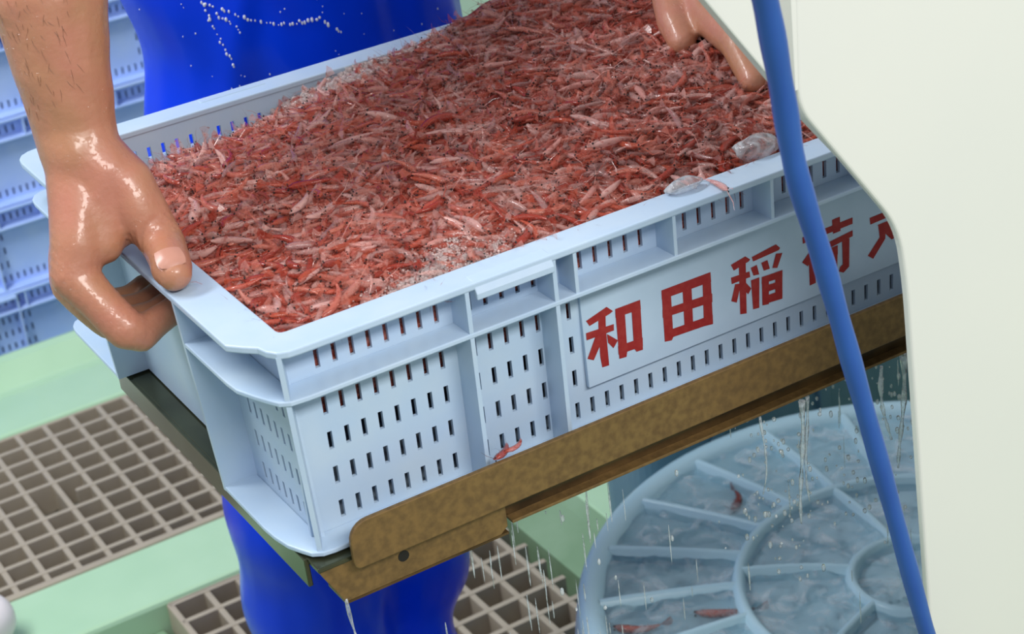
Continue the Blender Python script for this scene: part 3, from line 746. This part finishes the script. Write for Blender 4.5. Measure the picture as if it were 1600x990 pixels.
bbv = BVHTree.FromPolygons([v.co + _bo for v in body.data.vertices], [tuple(p.vertices) for p in body.data.polygons])
ARM = [Vector((-.0237, .1936, .0773)), Vector((-.0212, .2002, .1139)), Vector((-.017, .2098, .1487)), Vector((-.010, .2273, .1804))]
def on_arm(t, ang):
    i = min(2, int(t * 3)); c = ARM[i].lerp(ARM[i + 1], t * 3 - i)
    d = Vector((math.sin(ang) * .84 - math.cos(ang) * .41, -math.sin(ang) * .50 - math.cos(ang) * .79, math.cos(ang) * .25)).normalized()
    h = bbv.ray_cast(c + d * .12, -d)
    return (h[0], h[1]) if h[0] is not None else (None, None)
hairs = []
for _ in range(75):
    t, a = random.uniform(.12, 1), random.uniform(-1.1, .5)
    p, n = on_arm(t, a)
    if p is None: continue
    dn = Vector((random.gauss(.25, .35), random.gauss(-.1, .2), -1)).normalized(); dn = (dn - n * dn.dot(n)).normalized()
    sdv = dn.cross(n) * random.gauss(0, .3); ln = random.uniform(.004, .011)
    hairs.append(tube([p - n * .0003, p + dn * ln * .5 + n * .0003 + sdv * ln * .1, p + dn * ln + n * .0002 + sdv * ln * .5], [.00011, .0001, .00004], 3))
V, F = merge(hairs)
tag(build('arm_hair', V, F, M['arm_hair'], person), 'fine dark hairs on the forearm', kind='stuff')
# thumb nail
nv, nf = [], []
nc = Vector((-.0106, .1105, .0216)); ax = Vector((-.12, -.93, -.36)).normalized(); sd = Vector((.95, -.14, .0)).normalized(); upn = sd.cross(ax).normalized()
if upn.z < 0: upn = -upn
for i in range(7):
    u = -1 + 2 * i / 6
    for j in range(7):
        v = -1 + 2 * j / 6
        wv = math.sqrt(max(0, 1 - (abs(u) ** 3.2))) if u > 0 else 1 - .12 * u * u
        p = nc + ax * u * .0074 + sd * v * .0080 * wv + upn * (-.0024 * (v * wv) ** 2 - .0030 * max(0, u) ** 2 - .0006 * min(0, u) ** 2 + .0003)
        nv.append(tuple(p))
for i in range(6):
    for j in range(6): nf.append((i * 7 + j, i * 7 + j + 1, (i + 1) * 7 + j + 1, (i + 1) * 7 + j))
k = len(nv); nv += [tuple(Vector(p) - upn * .002) for p in nv]
nf += [tuple(k + a for a in f[::-1]) for f in list(nf)]
build('thumb_nail', nv, nf, M['nail'], person, smooth=True)['label'] = 'pinkish thumb nail'
# hair, eyes
hv, hf = uvsphere(hc + Vector((0, .012, .018)), 1, 26, 18, (.080, .094, .104))
keep = [f for f in hf if not (sum(hv[i][1] for i in f) / len(f) < hc.y - .045 and sum(hv[i][2] for i in f) / len(f) < hc.z + .055) and sum(hv[i][2] for i in f) / len(f) > hc.z - .06]
build('hair', hv, keep, M['hair'], person, smooth=True)
for s in (-1, 1):
    build('eye', *uvsphere(hc + Vector((s * .030, -.079, .010)), .010, 12, 8), M['eye'], person, smooth=True)
# waders: bib, hips, two legs, boots
def folds(co):
    x, y, z = co[:, 0], co[:, 1], co[:, 2]
    d = .0065 * np.sin(x * 38 + 5 * np.sin(z * 9)) * np.cos(z * 7 + x * 5)
    d += .005 * np.exp(-((x - .20 - .25 * (z + .02)) / .012) ** 2) * (z > -.2) + .006 * np.exp(-((x - .345 + .1 * z) / .014) ** 2) * (z > -.2)
    d += .0035 * np.sin(z * 46 + 4 * np.sin(x * 14)) * np.exp(-((z + .47) / .12) ** 2)
    d += .0015 * np.sin(x * 90 + z * 40)
    return d
cl = []
cl += limb([(.246, .60, -.16), (.244, .60, -.02), (.238, .60, .14), (.232, .60, .30)], [.098, .095, .095, .09])
cl += limb([(.33, .60, -.16), (.335, .60, -.02), (.335, .60, .14), (.33, .60, .30)], [.098, .098, .095, .09])
cl += limb([(.280, .585, -.12), (.280, .585, .05), (.275, .575, .30)], [.10, .10, .095])
cl += limb([(.225, .60, -.18), (.215, .575, -.36), (.206, .57, -.48), (.208, .60, -.62), (.214, .62, -.76)], [.098, .082, .072, .068, .056])
cl += limb([(.325, .61, -.18), (.315, .60, -.36), (.300, .60, -.50), (.305, .64, -.64), (.305, .66, -.76)], [.098, .082, .072, .066, .056])
cl += limb([(.20, .575, -.60), (.180, .565, -.63)], [.058, .05])
for fx, fy in ((.212, .60), (.306, .64)):
    cl += limb([(fx, fy + .03, -.775), (fx - .005, fy - .06, -.788), (fx - .008, fy - .13, -.794)], [.052, .042, .036])
waders = fuse('waders', cl, .006, 10, M['pvc'], person, displace=folds)
waders['label'] = 'glossy bright blue waterproof bib waders'
for s in (.165, .35):
    build('shoulder_strap', *tube([(s, .50, .29), (s + (.01 if s < .25 else -.01), .49, .40), (s, .53, .52), (s, .62, .55), (s, .70, .45), (s, .70, .30)], [.018] * 6, 10), M['pvc'], person, smooth=True)

# beads of water on the bib, laid on its surface
dgp = bpy.context.evaluated_depsgraph_get(); dgp.update()
from mathutils.bvhtree import BVHTree
wv = [v.co + origin(waders) for v in waders.data.vertices]
bvh = BVHTree.FromPolygons(wv, [tuple(p.vertices) for p in waders.data.polygons])
parts = []
def bead(x, z, r):
    h = bvh.ray_cast(Vector((x, .2, z)), Vector((0, 1, 0)))
    if h[0] is not None: parts.append(uvsphere(h[0] + h[1] * r * .3, r, 7, 5, (1, 1, random.uniform(1, 1.8))))
RUNS = [[(.183, .024), (.197, .015), (.209, .008), (.229, 0), (.245, -.002), (.261, -.002), (.268, -.010), (.278, -.019)], [(.184, .022), (.185, .013), (.190, -.011), (.194, -.025), (.196, -.036)], [(.190, .014), (.200, .004), (.203, -.006)], [(.148, -.007), (.147, -.030)]]
for run in RUNS:
    for (a, b), (c, d) in zip(run[:-1], run[1:]):
        n = max(2, int(math.hypot(c - a, d - b) / .0022))
        for k in range(n):
            if random.random() < .75:
                t = k / n; bead(a + (c - a) * t + random.gauss(0, .0005), b + (d - b) * t + random.gauss(0, .0005), random.uniform(.0005, .0013))
for _ in range(60): bead(random.uniform(.14, .38), random.uniform(-.05, .05), random.uniform(.0003, .0007))
V, F = merge(parts)
tag(build('water_beads', V, F, M['bead'], None, (.23, .49, -.04), smooth=True), 'beads and runs of water, glints painted white, on the blue bib', 'water', kind='stuff')

# ------------------------------------------------------------------ upturned tub with moulded ribs, lower right
tub = empty('upturned_tub', (.699, .325, FZ)); tag(tub, 'sky blue upturned round tub with moulded ribs under running water', 'tub')
TC = Vector((.699, .325)); TZ = -.63; TR = .318
prof = [(.345, FZ + .004), (.350, FZ + .012), (.345, FZ + .02), (.327, -.67), (.322, -.640), (.318, -.6315), (.311, -.6285), (.303, -.630), (.297, -.636), (.294, -.645), (.0, -.645)]
nS = 96; V = []; F = []
for r, z in prof[:-1]:
    for i in range(nS):
        a = 2 * math.pi * i / nS; V.append((TC.x + r * math.cos(a), TC.y + r * math.sin(a), z))
for j in range(len(prof) - 2):
    for i in range(nS): F.append((j * nS + i, j * nS + (i + 1) % nS, (j + 1) * nS + (i + 1) % nS, (j + 1) * nS + i))
F.append(tuple(range((len(prof) - 2) * nS, (len(prof) - 1) * nS)))
build('shell', V, F, M['tub'], tub, smooth=True)
def ringrib(r, w, h):
    V = []; F = []; sec = [(r - w, -.646), (r - w * .55, -.645 + h * .8), (r, -.645 + h), (r + w * .55, -.645 + h * .8), (r + w, -.646)]
    for rr_, z in sec:
        for i in range(72):
            a = 2 * math.pi * i / 72; V.append((TC.x + rr_ * math.cos(a), TC.y + rr_ * math.sin(a), z))
    for j in range(len(sec) - 1):
        for i in range(72): F.append((j * 72 + i, j * 72 + (i + 1) % 72, (j + 1) * 72 + (i + 1) % 72, (j + 1) * 72 + i))
    return V, F
build('ring_rib', *ringrib(.167, .0085, .016), M['tub'], tub, smooth=True)
build('ring_rib', *ringrib(.060, .0075, .015), M['tub'], tub, smooth=True)
def spoke(a0, r0, a1, r1, w, h):
    V = []; F = []; n = 8
    for i in range(n):
        t = i / (n - 1); a = math.radians(a0 + (a1 - a0) * t); r = r0 + (r1 - r0) * t
        c = Vector((TC.x + r * math.cos(a), TC.y + r * math.sin(a))); s = Vector((-math.sin(a), math.cos(a)))
        for q, z in ((-w, -.646), (-w * .5, -.645 + h * .85), (0, -.645 + h), (w * .5, -.645 + h * .85), (w, -.646)):
            V.append((c.x + s.x * q, c.y + s.y * q, z))
    for i in range(n - 1):
        for k in range(4): F.append((i * 5 + k, i * 5 + k + 1, i * 5 + 5 + k + 1, i * 5 + 5 + k))
    return V, F
for k in range(21):
    a = 96 + 360 / 21 * k
    build('spoke_rib', *spoke(a - 1.5, .168, a + 1.5, .300, .0075, .015), M['tub'], tub, smooth=True)
for k in range(6):
    a = 74 + 60 * k
    build('inner_rib', *spoke(a - 4, .060, a + 4, .167, .007, .0145), M['tub'], tub, smooth=True)
# dark vat behind the tub
vat = empty('water_vat', (1.05, .95, FZ + .004)); tag(vat, 'dark teal vat standing behind the upturned tub', 'vat')
VX0, VX1, VY0, VY1, VZ0, VZ1 = .640, 1.55, .702, .80, FZ + .0045, -.50
rect = lambda e: roundpoly([(VX0 - e, VY0 - e), (VX1 + e, VY0 - e), (VX1 + e, VY1 + e), (VX0 - e, VY1 + e)], [.03] * 4, 6)
build('wall', *ring_prism(rect(0), rect(-.008), VZ0, VZ1), M['vat'], vat)
build('rim', *ring_prism(rect(.014), rect(-.012), VZ1 - .004, VZ1 + .012), M['vat'], vat, bevel=.003)
build('base', *prism(rect(-.004), VZ0, VZ0 + .008), M['vat'], vat)
for k in range(6):
    x = VX0 + .10 + .15 * k
    box('rib', x - .008, x + .008, VY0 - .007, VY0 + .001, VZ0 + .01, VZ1 - .004, M['vat'], vat, bevel=.002)
# the film of water running over it
V = []; F = []; nr, na = 46, 140
for j in range(nr):
    r = .016 + .297 * j / (nr - 1)
    for i in range(na):
        a = 2 * math.pi * i / na; x = TC.x + r * math.cos(a); y = TC.y + r * math.sin(a)
        z = -.6375 + .0042 * mnoise.noise(Vector((x * 34, y * 34, 2))) + .0022 * mnoise.noise(Vector((x * 95, y * 95, 7)))
        if r > .30: z = -.636
        V.append((x, y, z))
for j in range(nr - 1):
    for i in range(na): F.append((j * na + i, j * na + (i + 1) % na, (j + 1) * na + (i + 1) % na, (j + 1) * na + i))
tag(build('water_film', V, F, M['water'], None, (TC.x, TC.y, -.6375), smooth=True), 'rippling sheet of clear water running over the upturned blue tub', 'water', kind='stuff')
lone((.530, .400, -.641), -.85, 2.0, 'orange shrimp stranded between two ribs of the tub, nearer its middle', i=9)
lone((.452, .433, -.641), -1.1, 2.1, 'orange shrimp stranded at the tub edge by the grating', i=1)
lone((.652, .544, -.640), .3, 1.6, 'dark shrimp under the water film beyond the ring of the tub', i=5)

# falling water: streams and drops off the tray
parts = []
def stream(x, y, z0, z1, r, n=14):
    P_ = []; R_ = []
    ph = random.uniform(0, 9)
    for i in range(n):
        t = i / (n - 1); z = z0 + (z1 - z0) * t
        P_.append((x + .004 * t * math.sin(ph + 3 * t), y - .004 * t * math.cos(ph + 2 * t), z))
        R_.append(max(.0004, r * (1 - .55 * t) * (1 + .35 * math.sin(ph + 11 * t * (1 + t)))))
    parts.append(tube(P_, R_, 7))
def streak(x, y, z, ln, r): parts.append(uvsphere((x, y, z), r, 6, 8, (1, 1, ln / r / 2)))
for _ in range(70):                                # broken streaks near the worker's legs
    x = random.gauss(.165, .035); y = random.uniform(.0, .10)
    streak(x, y, random.uniform(-.40, -.165), random.uniform(.010, .035), random.uniform(.0003, .0007))
for _ in range(60):
    x = random.uniform(.19, .62); y = random.uniform(.0, .12)
    streak(x, y, random.uniform(-.45, -.165), random.uniform(.008, .03), random.uniform(.0003, .0007))
for x, y, r in ((.300, .002, .0008), (.331, .0, .0018), (.337, .002, .0012), (.395, .0, .0016), (.415, .002, .0020), (.012, .0, .0010)):
    stream(x, y, -.158, -.158 - random.uniform(.05, .10), r, 20)
for _ in range(260):
    x = random.choice((random.gauss(.333, .010), random.uniform(.14, .60), random.gauss(.405, .014))); y = random.uniform(-.004, .06); z = random.uniform(-.30, -.165)
    r = random.uniform(.0005, .0015); parts.append(uvsphere((x, y, z), r, 6, 5, (1, 1, random.uniform(1, 2.2))))
V, F = merge(parts)
tag(build('falling_water', V, F, M['stream'], None, (.33, .03, -.4), smooth=True), 'streams and drops of clear water falling from the steel tray', 'water', kind='stuff')

# ------------------------------------------------------------------ white machine housing and blue hose on the right
house = empty('machine_housing', (.62, -.10, FZ)); tag(house, 'large cream white machine housing with a slanted lower corner at the right', 'housing')
fp = roundpoly([(.2690, .80), (.2478, .0945), (.3100, .0080), (.3148, -.0300), (.3540, FZ + .004), (1.5, FZ + .004), (1.5, .80)], [0, .012, .018, .016, 0, 0, 0])
build('front_panel', *prism(fp, -.120, -.1145, 'y'), M['white'], house, bevel=.0018, seg=3)
sp = [(.14, .80), (.14, .2470), (.2011, .1614), (.2338, .1161), (.2521, .0905), (.300, .0300), (.34, .0300), (.34, .80)]
build('side_panel', *prism(sp, -.1130, -.105, 'y'), M['white'], house, bevel=.001)
box('machine_body', 1.20, 1.50, -.1140, .62, FZ + .0045, .80, M['white'], house, bevel=.004)
fold = [(.2440, -.1130), (.2470, -.1195), (.2500, -.1195), (.2500, -.1130)]
build('fold_strip', *prism(fold, .104, .80), M['white'], house)
hp = smoothpath([(.0300, -.2900, .8000), (.0600, -.2650, .5400), (.1050, -.2360, .3800), (.1490, -.2100, .2620), (.1642, -.20, .2235), (.1794, -.19, .1841), (.1932, -.18, .1364), (.2051, -.172, .0895), (.2248, -.165, .0302), (.2430, -.160, -.0324), (.2667, -.155, -.1180), (.2917, -.152, -.2158), (.3114, -.15, -.2911), (.335, -.16, -.45), (.345, -.19, -.64), (.335, -.23, FZ + .003)], 8)
hr = [.0064 - .0016 * min(1, max(0, i - 24) / 72) + .00025 * math.sin(i * .9) for i in range(len(hp))]
tag(build('hose', *tube(hp, hr, 20), M['hose'], None, (.335, -.23, FZ), smooth=True), 'blue vinyl hose hanging in front of the white housing', 'hose')

# white rubber boot at the lower left edge
boot = empty('rubber_boot', (-.07, 1.09, FZ + .002)); tag(boot, 'white rubber boot on the mint floor strip at the lower left', 'boot')
bp_ = limb([(-.16, 1.080, FZ + .045), (-.09, 1.09, FZ + .046), (-.014, 1.098, FZ + .038)], [.036, .038, .034]) + limb([(-.16, 1.080, FZ + .05), (-.17, 1.080, FZ + .30)], [.044, .055])
fuse('upper', bp_, .005, 8, M['boot'], boot)
sole = [(-.205 + .04 * (1 - math.cos(t)) * 0 + .105 * (1 + math.cos(t)), 1.09 + .034 * math.sin(t)) for t in [2 * math.pi * k / 24 for k in range(24)]]
build('sole', *prism(sole, FZ + .002, FZ + .012), M['boot'], boot)

# lift everything that stands on the floor to floor height zero
for o in list(scene.objects):
    if o.parent is None and o.type in ('MESH', 'EMPTY'): o.location.z += ZR
